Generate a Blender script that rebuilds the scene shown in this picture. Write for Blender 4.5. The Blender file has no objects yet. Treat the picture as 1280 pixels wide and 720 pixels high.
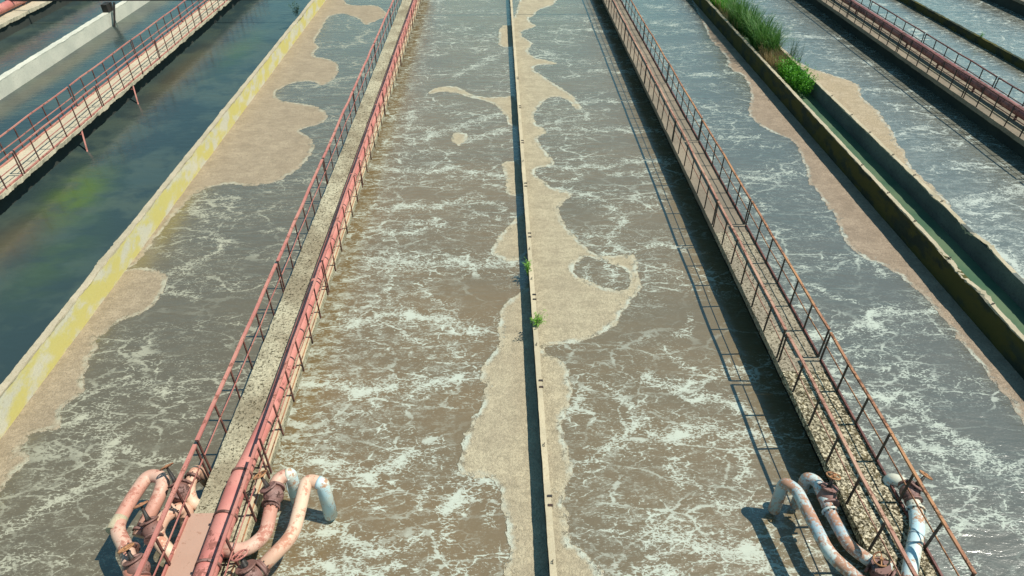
import bpy, math, random
import numpy as np
from mathutils import Vector, Matrix, noise as mnoise
R = math.radians
random.seed(7)
S = bpy.context.scene
C = S.collection

# ------------------------------------------------------------------ outlines on the water, metres in the plane of the tanks
SCUM={'A': [[(-11.94, 43.91), (-9.34, 43.11), (-9.02, 41.32), (-8.23, 40.79), (-7.09, 40.94), (-6.36, 39.61), (-6.15, 38.66), (-6.64, 37.76), (-7.12, 36.9), (-7.5, 37.93), (-8.11, 38.7), (-8.89, 39.34), (-9.35, 38.72), (-9.42, 37.52), (-9.3, 36.1), (-9.29, 35.03), (-9.26, 34.13), (-8.81, 33.51), (-8.92, 32.56), (-8.76, 31.98), (-8.07, 31.74), (-7.58, 31.18), (-7.3, 30.43), (-7.21, 29.41), (-7.38, 28.63), (-7.64, 28.17), (-7.94, 28.65), (-8.37, 28.85), (-8.92, 28.67), (-9.26, 28.2), (-9.45, 27.75), (-9.36, 27.13), (-9.03, 26.6), (-8.49, 26.42), (-7.8, 26.24), (-7.22, 25.82), (-6.82, 25.25), (-6.73, 24.64), (-6.95, 24.19), (-7.3, 23.98), (-7.63, 23.7), (-7.22, 23.34), (-6.81, 22.72), (-6.69, 22.25), (-6.68, 21.55), (-6.79, 20.83), (-7.07, 20.14), (-7.34, 19.76), (-7.75, 19.5), (-8.24, 19.4), (-8.97, 19.63), (-9.34, 19.42), (-9.72, 19.17), (-9.85, 18.81), (-9.98, 17.6), (-10.02, 16.49), (-10.03, 15.55), (-10.05, 14.98), (-10.66, 14.73), (-11.2, 43.89)], [(-10.18, 14.87), (-9.83, 14.97), (-9.33, 14.81), (-8.99, 14.48), (-8.82, 13.98), (-8.8, 13.58), (-8.86, 13.22), (-8.99, 12.94), (-9.27, 12.76), (-9.47, 12.55), (-9.56, 12.32), (-9.7, 12.0), (-9.52, 11.66), (-9.52, 11.34), (-9.5, 11.08), (-9.29, 10.64), (-9.15, 10.32), (-9.22, 10.11), (-9.36, 9.98), (-9.36, 9.77), (-9.26, 9.48), (-9.14, 9.27), (-9.17, 9.2), (-9.66, 9.15), (-9.69, 8.82), (-9.59, 8.64), (-9.32, 8.52), (-9.45, 8.25), (-9.45, 7.78), (-9.48, 7.47), (-10.11, 7.31), (-11.05, 8.79), (-10.55, 14.73)]], 'B': [[(-2.99, 27.44), (-2.66, 28.01), (-1.87, 28.14), (-1.44, 27.58), (-1.01, 27.04), (-0.41, 26.77), (0.9, 27.0), (0.87, 23.81), (0.29, 24.04), (0.3, 24.72), (0.02, 25.7), (-0.5, 26.43), (-1.11, 26.74), (-1.73, 27.32), (-2.39, 27.51), (-2.87, 27.17)], [(0.08, 36.75), (0.98, 36.73), (0.9, 33.43), (0.1, 33.08), (0.03, 34.07)], [(-1.75, 23.29), (-1.47, 23.43), (-1.1, 23.21), (-1.31, 22.4), (-1.51, 22.21), (-1.76, 22.68)], [(-0.01, 20.98), (0.18, 20.27), (0.16, 18.96), (0.31, 18.6), (0.9, 18.58), (0.86, 21.09)], [(0.85, 17.37), (0.51, 17.38), (0.28, 16.88), (-0.03, 16.24), (-0.24, 15.74), (-0.29, 15.38), (-0.04, 15.15), (0.2, 14.95), (0.81, 15.13)], [(0.78, 13.85), (0.56, 13.72), (0.28, 13.35), (-0.01, 13.0), (-0.09, 12.45), (-0.06, 11.8), (-0.19, 11.3), (-0.47, 10.89), (-0.5, 10.71), (-0.37, 10.16), (-0.48, 9.63), (-0.72, 9.23), (-0.82, 8.7), (-0.88, 8.21), (-0.87, 7.91), (-0.62, 7.86), (-0.34, 7.91), (-0.17, 7.73), (-0.04, 7.27), (0.06, 6.74), (0.08, 6.4), (0.0, 5.87), (-0.07, 5.33), (0.89, 5.31), (0.93, 7.78), (1.02, 13.71)]], 'C': [[(0.7, 42.71), (3.64, 42.29), (3.47, 41.4), (3.07, 40.39), (2.3, 39.75), (2.05, 38.49), (1.69, 38.19), (1.78, 37.29), (2.13, 36.56), (1.38, 35.88), (1.16, 35.34), (1.34, 34.55), (1.83, 33.78), (1.57, 33.29), (1.45, 32.34), (1.73, 31.65), (2.53, 31.08), (2.88, 30.75), (1.76, 30.66), (1.55, 30.14), (1.97, 29.22), (2.35, 28.43), (2.8, 27.58), (3.09, 27.04), (3.29, 26.01), (3.36, 25.36), (3.05, 25.52), (2.93, 26.35), (2.57, 26.79), (2.23, 26.8), (1.87, 26.38), (1.57, 25.64), (1.35, 24.93), (1.34, 24.24), (1.66, 23.72), (1.85, 23.36), (1.5, 23.02), (1.41, 22.54), (1.68, 21.69), (1.99, 20.82), (1.62, 20.59), (1.22, 20.43), (1.18, 20.08), (1.37, 19.69), (1.8, 18.98), (2.36, 18.81), (2.28, 18.5), (1.87, 17.99), (1.79, 17.4), (1.96, 16.8), (2.22, 16.11), (2.53, 15.44), (2.75, 15.24), (3.55, 15.19), (3.78, 15.34), (3.77, 14.8), (3.68, 14.0), (3.69, 13.69), (3.41, 13.26), (3.08, 12.84), (2.85, 12.29), (2.53, 12.09), (2.3, 11.84), (2.06, 11.7), (1.67, 11.62), (1.0, 11.55), (1.02, 11.25), (1.38, 11.14), (1.48, 10.8), (1.53, 10.29), (1.5, 9.82), (1.3, 9.48), (1.21, 9.16), (1.25, 8.84), (1.26, 8.63), (1.35, 8.2), (1.26, 7.68), (1.08, 7.38), (1.17, 7.07), (1.15, 6.48), (1.28, 6.4), (1.51, 6.17), (1.67, 5.84), (1.86, 5.29), (0.37, 5.32), (0.57, 16.06)]], 'D': [[(11.8, 43.04), (11.43, 40.21), (11.1, 36.52), (10.75, 34.48), (10.95, 31.8), (10.53, 29.74), (10.99, 29.33), (10.85, 27.78), (10.51, 26.45), (9.9, 24.98), (9.93, 24.06), (10.3, 23.11), (10.9, 22.35), (10.63, 21.19), (10.48, 20.12), (10.19, 19.34), (10.26, 18.75), (10.21, 17.65), (10.26, 17.17), (9.9, 15.78), (10.07, 15.05), (10.46, 14.66), (10.73, 14.21), (10.78, 13.74), (10.91, 13.57), (10.96, 13.06), (10.96, 12.58), (10.92, 11.29), (10.91, 10.2), (10.97, 9.57), (10.86, 9.13), (10.83, 7.94), (11.81, 7.55), (13.58, 18.58), (15.25, 43.34)]], 'E': [[(14.23, 30.51), (14.29, 29.98), (14.85, 29.25), (15.42, 28.44), (15.69, 27.77), (15.11, 26.44), (15.25, 25.35), (15.02, 24.18), (14.88, 23.09), (14.51, 22.07), (14.55, 21.61), (14.23, 20.69), (14.13, 19.93), (14.21, 18.31), (14.06, 17.47), (13.02, 17.49), (12.9, 32.81)]]}
HOLES={'C': [[(1.99, 14.84), (2.33, 15.13), (2.73, 15.09), (3.09, 14.81), (3.44, 14.51), (3.45, 14.0), (3.18, 13.53), (2.72, 13.77), (2.3, 14.03), (2.01, 14.35)]]}
STREAKS={'B': [([(-4.78, 20.61), (-2.86, 20.51), (-1.76, 20.43), (-0.66, 20.06), (0.01, 19.94)], 0.1, 1), ([(-3.84, 17.85), (-2.63, 18.06), (-1.38, 18.23), (-0.63, 18.36)], 0.13, 0.9), ([(-4.26, 16.58), (-3.18, 16.43), (-2.49, 16.59), (-1.57, 16.97)], 0.1, 0.9), ([(-3.48, 15.1), (-2.33, 14.89), (-1.49, 15.18), (-0.53, 14.89), (0.31, 14.87)], 0.22, 1), ([(-3.71, 12.64), (-3.0, 12.66), (-1.62, 12.58), (-0.84, 12.25)], 0.17, 1.1), ([(-4.45, 10.38), (-3.7, 10.45), (-3.03, 10.26), (-2.27, 10.25), (-1.52, 10.32), (-1.01, 10.39)], 0.13, 1.2), ([(-3.65, 9.52), (-3.18, 9.59), (-2.76, 9.71)], 0.07, 0.9), ([(-4.48, 8.49), (-3.8, 8.27), (-2.93, 8.11), (-2.42, 8.07), (-2.04, 8.23), (-1.5, 8.46)], 0.14, 1.1), ([(-3.73, 6.79), (-3.11, 6.75), (-2.71, 6.51), (-2.16, 6.53)], 0.12, 1.1), ([(-1.96, 6.55), (-1.6, 6.55)], 0.07, 1), ([(-3.54, 5.97), (-2.97, 6.04), (-2.0, 6.07)], 0.13, 1.2), ([(-0.34, 7.85), (-0.55, 7.54), (-0.87, 7.23), (-1.1, 6.76), (-1.09, 6.54), (-0.92, 6.1), (-0.81, 5.89)], 0.1, 1.1), ([(-0.84, 7.83), (-0.56, 7.79), (-0.31, 7.89)], 0.08, 1), ([(-2.87, 14.67), (-2.92, 13.77), (-2.98, 13.06)], 0.06, 0.9), ([(-3.6, 25.29), (-3.27, 23.9), (-2.49, 23.44), (-1.85, 23.43), (-1.32, 24.3), (-0.67, 24.75), (0.2, 25.09)], 0.14, 0.9), ([(-4.21, 22.53), (-3.07, 22.72), (-2.11, 23.22)], 0.14, 0.8), ([(-1.27, 22.68), (-0.64, 23.19), (0.19, 23.6)], 0.12, 0.8), ([(-4.54, 25.07), (-3.96, 25.06), (-3.39, 24.12)], 0.1, 0.7), ([(-1.83, 29.31), (-1.42, 30.24), (-0.53, 30.87), (-0.31, 31.88), (0.17, 32.4)], 0.14, 0.7), ([(-3.95, 20.53), (-2.69, 20.51), (-1.68, 20.31)], 0.14, 0.9), ([(-2.72, 17.02), (-1.96, 17.41), (-2.0, 16.68), (-2.81, 16.31)], 0.08, 0.8), ([(-1.93, 18.19), (-0.84, 18.34), (0.07, 17.88), (0.41, 17.11)], 0.1, 0.7), ([(-1.99, 13.51), (-1.23, 13.26)], 0.08, 0.8), ([(-2.82, 12.39), (-2.27, 11.85), (-1.56, 11.63), (-1.0, 11.28)], 0.08, 0.8), ([(-1.97, 14.13), (-2.07, 13.57), (-2.93, 13.29)], 0.07, 0.7), ([(-1.32, 7.68), (-1.41, 7.36)], 0.05, 0.8), ([(-2.65, 7.39), (-2.42, 7.32)], 0.09, 1), ([(-0.23, 7.16), (-0.07, 6.74)], 0.06, 0.8)], 'C': [([(2.81, 20.48), (3.73, 20.67), (4.48, 20.98), (5.28, 20.96), (6.07, 20.84)], 0.1, 1), ([(1.89, 18.9), (2.71, 18.6), (3.36, 17.96), (3.7, 17.18), (3.66, 16.62), (3.22, 16.24), (3.19, 15.49)], 0.09, 0.9), ([(2.05, 16.49), (2.72, 16.32), (3.3, 16.24)], 0.07, 0.8), ([(2.76, 15.29), (3.76, 15.41), (4.3, 15.69), (5.28, 15.59)], 0.08, 0.9), ([(1.93, 23.66), (3.79, 23.62), (5.07, 23.33), (6.27, 23.31)], 0.13, 0.8), ([(3.78, 19.94), (4.35, 20.17), (5.15, 20.22)], 0.08, 0.8), ([(3.53, 18.55), (4.25, 18.39), (5.18, 18.41)], 0.09, 0.8), ([(1.26, 20.3), (2.11, 20.49), (2.8, 20.37), (2.66, 19.56), (2.11, 19.28), (1.57, 19.78)], 0.08, 0.7), ([(2.38, 14.81), (2.52, 14.02)], 0.05, 0.7), ([(2.73, 15.08), (3.14, 14.52), (2.91, 14.01)], 0.06, 0.8), ([(3.18, 10.53), (3.67, 10.19), (4.27, 10.4), (4.78, 10.5), (5.5, 10.49)], 0.09, 1.1), ([(3.67, 10.19), (4.0, 9.92), (4.61, 9.86), (5.17, 9.64)], 0.09, 1.1), ([(3.08, 8.77), (3.76, 8.84), (4.39, 9.02), (4.95, 8.91), (5.43, 8.81)], 0.14, 1.2), ([(1.94, 10.18), (2.53, 9.95), (2.8, 9.24), (2.56, 8.69), (1.73, 8.35)], 0.12, 0.9), ([(3.38, 8.14), (3.48, 7.64), (3.83, 7.4), (4.24, 7.2), (4.77, 7.19)], 0.08, 1.1), ([(2.61, 6.61), (3.18, 6.33), (3.76, 6.18), (4.34, 6.04), (4.66, 5.9)], 0.2, 1.1), ([(4.68, 8.73), (4.49, 7.7)], 0.1, 0.8), ([(1.32, 9.37), (1.77, 10.07), (1.95, 10.28)], 0.08, 0.9), ([(3.79, 11.16), (4.38, 10.85)], 0.05, 0.8), ([(4.75, 12.41), (4.66, 12.01), (4.18, 11.83)], 0.05, 0.9), ([(2.0, 6.77), (2.81, 6.68)], 0.1, 0.8), ([(2.18, 5.95), (2.77, 5.88)], 0.12, 0.9), ([(1.67, 32.81), (2.61, 32.32), (2.93, 31.4), (2.12, 30.55)], 0.1, 0.8), ([(2.86, 35.85), (4.96, 35.81), (7.02, 35.49)], 0.15, 0.8), ([(4.09, 29.88), (6.07, 29.73)], 0.13, 0.8), ([(3.34, 26.18), (5.51, 26.3)], 0.1, 0.8), ([(1.41, 23.73), (3.05, 24.81), (3.48, 24.42), (3.49, 26.01)], 0.1, 0.8)], 'D': [([(7.39, 11.83), (8.08, 11.85), (8.81, 11.95), (9.17, 12.09), (9.37, 12.54), (9.97, 12.72), (10.48, 12.52), (10.8, 12.75)], 0.09, 1.1), ([(7.32, 9.87), (7.98, 9.89), (8.86, 9.87), (8.97, 9.66), (8.76, 9.33), (8.76, 9.0), (9.04, 8.89)], 0.08, 1.1), ([(9.08, 10.32), (9.59, 10.25), (9.56, 9.94)], 0.08, 1), ([(8.12, 8.43), (8.78, 8.46), (9.04, 8.28), (9.44, 8.1), (9.95, 7.67)], 0.12, 1.1), ([(8.73, 9.22), (9.1, 8.64), (9.38, 8.36)], 0.09, 1), ([(8.17, 8.26), (8.6, 8.12), (8.74, 7.86), (8.83, 7.53)], 0.05, 1), ([(7.41, 6.37), (7.94, 6.64), (8.55, 6.92), (9.03, 6.84), (9.28, 6.61)], 0.06, 1.1), ([(7.94, 10.0), (8.98, 9.87)], 0.08, 1), ([(7.43, 9.34), (8.43, 9.22), (8.71, 9.02)], 0.08, 1), ([(8.1, 10.71), (9.07, 10.69)], 0.05, 0.8), ([(8.23, 13.63), (8.91, 13.11), (9.18, 12.78)], 0.05, 0.9), ([(8.15, 11.32), (8.47, 10.98)], 0.05, 0.8), ([(8.5, 25.46), (9.2, 25.01), (9.85, 24.86)], 0.1, 0.9), ([(8.32, 22.65), (9.53, 22.75)], 0.09, 0.9), ([(8.21, 19.75), (9.05, 19.64), (10.28, 19.81)], 0.1, 1), ([(8.64, 37.02), (9.68, 36.73)], 0.2, 0.8), ([(8.68, 29.19), (9.37, 29.35), (10.18, 28.98)], 0.12, 0.8), ([(10.44, 29.44), (11.0, 29.32)], 0.1, 1), ([(8.8, 40.4), (9.58, 40.08)], 0.2, 0.8), ([(9.66, 14.87), (10.37, 14.97), (10.29, 14.29)], 0.08, 0.9), ([(7.89, 18.69), (8.31, 17.59)], 0.08, 0.7), ([(7.67, 6.03), (7.99, 5.83)], 0.08, 1), ([(7.94, 11.75), (8.86, 11.86), (9.26, 12.18)], 0.1, 1.1)], 'A': [([(-9.15, 10.13), (-8.83, 10.38), (-8.48, 10.73)], 0.07, 0.9), ([(-8.29, 10.46), (-7.56, 10.53), (-7.21, 10.26), (-6.63, 10.42)], 0.09, 0.9), ([(-8.52, 9.71), (-8.11, 9.08), (-7.79, 8.63), (-7.6, 8.21), (-7.88, 7.75), (-8.26, 7.45), (-8.7, 7.27), (-8.93, 6.87)], 0.12, 1), ([(-7.64, 8.56), (-7.01, 8.54), (-6.41, 8.46)], 0.07, 0.9), ([(-9.14, 9.33), (-8.75, 9.32), (-8.56, 9.55)], 0.12, 0.9), ([(-8.6, 6.21), (-8.39, 6.36), (-8.1, 6.46)], 0.08, 0.8), ([(-6.68, 9.67), (-6.4, 9.74)], 0.05, 0.7), ([(-8.58, 9.71), (-8.34, 9.46), (-8.29, 9.23)], 0.12, 1), ([(-9.02, 14.51), (-8.33, 15.17), (-7.97, 15.74), (-8.65, 16.89), (-9.55, 18.3)], 0.09, 0.9), ([(-9.81, 19.07), (-8.24, 18.52), (-8.62, 18.14)], 0.07, 0.8), ([(-9.3, 17.96), (-7.88, 17.32)], 0.08, 0.7), ([(-7.6, 28.17), (-6.36, 29.39), (-5.42, 30.39)], 0.12, 0.8), ([(-8.76, 33.26), (-7.09, 33.84), (-6.82, 36.05)], 0.12, 0.8), ([(-7.73, 19.44), (-7.08, 19.97), (-6.24, 19.79), (-5.43, 19.72)], 0.07, 0.8), ([(-6.97, 16.64), (-5.82, 16.75)], 0.06, 0.7), ([(-9.03, 14.16), (-8.0, 13.63)], 0.08, 0.8), ([(-7.16, 12.65), (-6.42, 12.49)], 0.06, 0.7)], 'E': [([(14.73, 34.66), (17.45, 34.21)], 0.15, 1), ([(15.5, 31.36), (17.3, 30.66)], 0.15, 0.9), ([(15.71, 27.5), (16.65, 27.29), (17.38, 27.01)], 0.12, 1), ([(15.92, 25.75), (17.76, 25.46)], 0.1, 0.8), ([(15.19, 21.73), (16.74, 21.89)], 0.1, 0.9), ([(14.32, 17.56), (15.75, 18.27), (17.1, 18.76)], 0.15, 1.1), ([(15.67, 20.48), (16.67, 20.28)], 0.1, 0.9), ([(14.01, 15.36), (13.97, 14.03), (13.95, 13.17)], 0.15, 1.6), ([(14.03, 16.2), (14.24, 15.36)], 0.1, 1.2)]}


# ------------------------------------------------------------------ node helpers
class N:
    def __init__(s, name):
        s.m = bpy.data.materials.new(name); s.m.use_nodes = True
        s.t = s.m.node_tree; s.t.nodes.clear()
        s.out = s.t.nodes.new('ShaderNodeOutputMaterial')
        s.b = s.t.nodes.new('ShaderNodeBsdfPrincipled')
        s.t.links.new(s.b.outputs[0], s.out.inputs[0])
        s.tc = s.t.nodes.new('ShaderNodeTexCoord')
    def put(s, inp, v):
        if isinstance(v, bpy.types.NodeSocket): s.t.links.new(v, inp)
        elif isinstance(v, (tuple, list)):
            v = tuple(v)
            inp.default_value = v if len(v) == len(inp.default_value) else v + (1.0,)
        else: inp.default_value = v
    def coord(s, scale=(1, 1, 1), rot=(0, 0, 0), src='Object'):
        m = s.t.nodes.new('ShaderNodeMapping'); s.t.links.new(s.tc.outputs[src], m.inputs[0])
        m.inputs['Scale'].default_value = scale; m.inputs['Rotation'].default_value = rot
        return m.outputs[0]
    def noise(s, vec, scale, detail=4, rough=.55, dist=0):
        n = s.t.nodes.new('ShaderNodeTexNoise'); s.t.links.new(vec, n.inputs['Vector'])
        n.inputs['Scale'].default_value = scale; n.inputs['Detail'].default_value = detail
        n.inputs['Roughness'].default_value = rough; n.inputs['Distortion'].default_value = dist
        return n.outputs[0]
    def noisec(s, vec, scale, detail=2):
        n = s.t.nodes.new('ShaderNodeTexNoise'); s.t.links.new(vec, n.inputs['Vector'])
        n.inputs['Scale'].default_value = scale; n.inputs['Detail'].default_value = detail
        return n.outputs[1]
    def vor(s, vec, scale, feat='F1'):
        n = s.t.nodes.new('ShaderNodeTexVoronoi'); n.feature = feat; s.t.links.new(vec, n.inputs['Vector'])
        n.inputs['Scale'].default_value = scale
        return n.outputs['Distance']
    def m2(s, op, a, b=0.0, c=None, clamp=False):
        n = s.t.nodes.new('ShaderNodeMath'); n.operation = op; n.use_clamp = clamp
        s.put(n.inputs[0], a); s.put(n.inputs[1], b)
        if c is not None: s.put(n.inputs[2], c)
        return n.outputs[0]
    def ss(s, v, a, b, lo=0.0, hi=1.0):
        n = s.t.nodes.new('ShaderNodeMapRange'); n.interpolation_type = 'SMOOTHSTEP'
        s.put(n.inputs['Value'], v); s.put(n.inputs['From Min'], a); s.put(n.inputs['From Max'], b)
        s.put(n.inputs['To Min'], lo); s.put(n.inputs['To Max'], hi)
        return n.outputs[0]
    def mix(s, f, a, b):
        n = s.t.nodes.new('ShaderNodeMix'); n.data_type = 'RGBA'
        s.put(n.inputs[0], f); s.put(n.inputs[6], a); s.put(n.inputs[7], b)
        return n.outputs[2]
    def vadd(s, a, b, k):
        n = s.t.nodes.new('ShaderNodeVectorMath'); n.operation = 'MULTIPLY_ADD'
        s.put(n.inputs[0], b); n.inputs[1].default_value = (k, k, k); s.put(n.inputs[2], a)
        return n.outputs[0]
    def attr(s, name):
        n = s.t.nodes.new('ShaderNodeAttribute'); n.attribute_name = name
        return n.outputs['Fac']
    def bump(s, h, dist, strength=1.0, nrm=None):
        n = s.t.nodes.new('ShaderNodeBump'); n.inputs['Strength'].default_value = strength
        n.inputs['Distance'].default_value = dist; s.put(n.inputs['Height'], h)
        if nrm is not None: s.put(n.inputs['Normal'], nrm)
        return n.outputs[0]
    def done(s, col, rough=.7, nrm=None, metal=0, spec=None):
        s.put(s.b.inputs['Base Color'], col); s.put(s.b.inputs['Roughness'], rough)
        s.put(s.b.inputs['Metallic'], metal)
        if nrm is not None: s.put(s.b.inputs['Normal'], nrm)
        if spec is not None: s.put(s.b.inputs['Specular IOR Level'], spec)
        return s.m

def mat_concrete(name, a, b, stain, scale=1.0, bump=.01, lich=None, lich_amt=.5, coarse=0):
    n = N(name); v = n.coord()
    big = n.noise(v, .8*scale, 5, .6); fine = n.noise(v, 14*scale, 6, .7); grit = n.noise(v, 60, 3, .7)
    col = n.mix(n.ss(big, .35, .65), a, b)
    col = n.mix(n.ss(fine, .5, .75, 0, .8), col, stain)
    col = n.mix(n.ss(grit, .45, .75, 0, .35), col, tuple(x*.35 for x in stain))
    h = n.m2('ADD', n.m2('MULTIPLY', fine, .6), n.m2('MULTIPLY', grit, .4))
    if lich:
        l = n.noise(n.coord((1, .55, 1)), 1.9, 4, .6)
        lf = n.noise(v, 25, 4, .6)
        k = n.m2('ADD', n.m2('MULTIPLY', n.ss(l, .5-lich_amt*.3, .62-lich_amt*.15), 1.0), n.m2('MULTIPLY', n.m2('SUBTRACT', lf, .5), .5), clamp=True)
        col = n.mix(n.m2('MULTIPLY', k, .9), col, lich)
    if coarse:
        vo = n.vor(n.vadd(v, n.noisec(v, 12), .06), 15)
        nn = n.noise(v, 22, 4, .7)
        dark = n.ss(nn, .49+.13*(1-coarse), .56+.13*(1-coarse))
        col = n.mix(dark, col, n.mix(n.ss(n.noise(v, 7, 3), .4, .6), (.045, .036, .016), (.17, .13, .06)))
        col = n.mix(n.ss(vo, .4, .6, 0, .5*coarse), col, (.05, .04, .02))
        h = n.m2('ADD', h, n.m2('MULTIPLY', n.m2('SUBTRACT', 1.0, dark), 1.6)); bump = .03
    return n.done(col, .92, n.bump(h, bump, .9), spec=.2)

def mat_paint(name, paint, rust, amt=.5, faded=None, rough=.55, scale=1.0):
    n = N(name); v = n.coord()
    a = n.noise(v, 4.5*scale, 6, .65); b = n.noise(v, 28*scale, 5, .7)
    col = paint if faded is None else n.mix(n.ss(n.noise(v, 1.7*scale, 4), .4, .6), paint, faded)
    k = n.m2('ADD', a, n.m2('MULTIPLY', n.m2('SUBTRACT', b, .5), .7))
    col = n.mix(n.ss(k, .66-amt*.3, .74-amt*.22), col, rust)
    col = n.mix(n.ss(b, .6, .72, 0, .5), col, tuple(x*.4 for x in rust))
    return n.done(col, n.ss(k, .4, .7, rough, .85), n.bump(b, .004, .6))

# ------------------------------------------------------------------ materials
PINK = (.46, .165, .135); RUST = (.16, .055, .03)
M = {}
M['pink'] = mat_paint('red_primer_paint', PINK, (.22, .075, .05), .38, (.52, .22, .17))
M['pinkpipe'] = mat_paint('air_pipe_paint', (.50, .165, .14), (.26, .09, .07), .3, (.56, .22, .18), .5, .7)
M['dullred'] = mat_paint('dull_red_pipe_paint', (.22, .075, .075), (.10, .04, .035), .5, (.27, .11, .10), .55, .7)
M['darkred'] = mat_paint('dark_red_paint_and_post_shade', (.12, .038, .032), (.045, .018, .014), .55, (.17, .055, .042))  # dark red paint; on posts it also paints in their unlit side
M['pinkrust'] = mat_paint('faded_pink_rusty_rail', (.36, .17, .12), (.16, .065, .04), .5, (.44, .25, .17), .7)
M['rustrail'] = mat_paint('rusty_rail', (.34, .15, .08), (.12, .045, .022), .55, (.42, .20, .09), .75)
M['peach'] = mat_paint('peach_pipe_paint', (.62, .37, .26), (.50, .23, .15), .5, (.70, .50, .36), .5, .6)
M['palered'] = mat_paint('pale_red_pipe_paint', (.54, .27, .20), (.42, .17, .12), .55, (.64, .41, .31), .5, .6)
M['bluegrey'] = mat_paint('peeling_blue_pipe_paint', (.36, .46, .50), (.42, .22, .14), .75, (.55, .60, .56), .45, .7)
M['bluewhite'] = mat_paint('pale_blue_pipe_paint', (.50, .68, .74), (.45, .25, .15), .42, (.62, .60, .48), .45, .8)
M['valve'] = mat_paint('valve_iron', (.20, .095, .075), (.07, .03, .022), .5, (.26, .14, .12), .55)
M['black'] = mat_paint('dark_iron', (.03, .025, .022), (.06, .03, .02), .5)
M['deckA'] = mat_concrete('gritty_pale_concrete', (.56, .51, .36), (.33, .28, .19), (.10, .08, .045), 1.15, .035, coarse=.4)
M['deckB'] = mat_concrete('worn_deck_concrete', (.28, .225, .165), (.20, .165, .125), (.08, .06, .04), 1.0, .012)
M['deckC'] = mat_concrete('crumbling_pebble_concrete', (.72, .62, .44), (.60, .52, .36), (.3, .22, .12), 1.0, .02, coarse=1)
M['deckE'] = mat_concrete('stained_deck_concrete', (.42, .36, .26), (.33, .28, .21), (.14, .105, .07), 1.3, .014, coarse=.5)
M['deckD'] = mat_concrete('cream_deck_concrete', (.55, .47, .34), (.46, .40, .29), (.22, .17, .11), 1.0, .01)
M['ledge'] = mat_concrete('cream_painted_concrete', (.56, .47, .32), (.46, .39, .27), (.34, .25, .14), 1.6, .008)
M['yellow'] = mat_concrete('lichened_concrete', (.62, .57, .43), (.56, .53, .42), (.40, .36, .24), 1.0, .012, lich=(.56, .48, .14), lich_amt=.36)
M['white'] = mat_concrete('whitewashed_concrete', (.66, .63, .52), (.54, .53, .44), (.36, .31, .24), 1.0, .015)
M['moss'] = mat_concrete('mossy_shade_dark_concrete', (.045, .055, .035), (.03, .038, .028), (.015, .02, .012), 1.0, .012, lich=(.085, .075, .02), lich_amt=.35)  # algae and moss, darkened further to paint in the face's shade
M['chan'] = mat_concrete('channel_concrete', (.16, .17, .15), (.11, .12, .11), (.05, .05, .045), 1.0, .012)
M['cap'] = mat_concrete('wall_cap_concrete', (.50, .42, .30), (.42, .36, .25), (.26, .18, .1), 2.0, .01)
M['beam'] = mat_concrete('shade_dark_concrete', (.055, .06, .05), (.04, .045, .04), (.03, .03, .028), 1.0, .012)  # dark tone paints in shade below decks and on the divider face
M['plate'] = mat_paint('brown_steel_plate', (.43, .26, .19), (.36, .20, .14), .3, (.45, .28, .21), .6, .5)
M['mud'] = mat_concrete('tank_floor_mud', (.1, .08, .06), (.08, .07, .05), (.05, .04, .03))

def mat_leaf(name, a, b, tip):
    n = N(name); v = n.coord()
    k = n.noise(v, 9, 3)
    i = n.t.nodes.new('ShaderNodeNewGeometry')
    r = i.outputs['Random Per Island']
    col = n.mix(n.ss(k, .35, .65), a, b)
    col = n.mix(n.ss(r, .55, 1.0, 0, .8), col, tip)
    n.done(col, .55)
    tr = n.t.nodes.new('ShaderNodeBsdfTranslucent'); n.put(tr.inputs[0], col)
    mx = n.t.nodes.new('ShaderNodeMixShader'); mx.inputs[0].default_value = .3
    n.t.links.new(n.b.outputs[0], mx.inputs[1]); n.t.links.new(tr.outputs[0], mx.inputs[2])
    n.t.links.new(mx.outputs[0], n.out.inputs[0])
    return n.m
M['reed'] = mat_leaf('reed_leaf', (.05, .15, .025), (.08, .20, .035), (.16, .28, .06))
M['bush'] = mat_leaf('bush_leaf', (.06, .24, .01), (.11, .34, .02), (.18, .42, .05))
M['dry'] = mat_leaf('dry_leaf', (.34, .24, .10), (.42, .30, .15), (.22, .2, .08))
M['sedge'] = mat_leaf('sedge_leaf', (.05, .10, .06), (.07, .13, .08), (.1, .16, .1))
M['weed'] = mat_leaf('weed_leaf', (.13, .34, .02), (.2, .42, .04), (.3, .45, .08))

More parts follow.
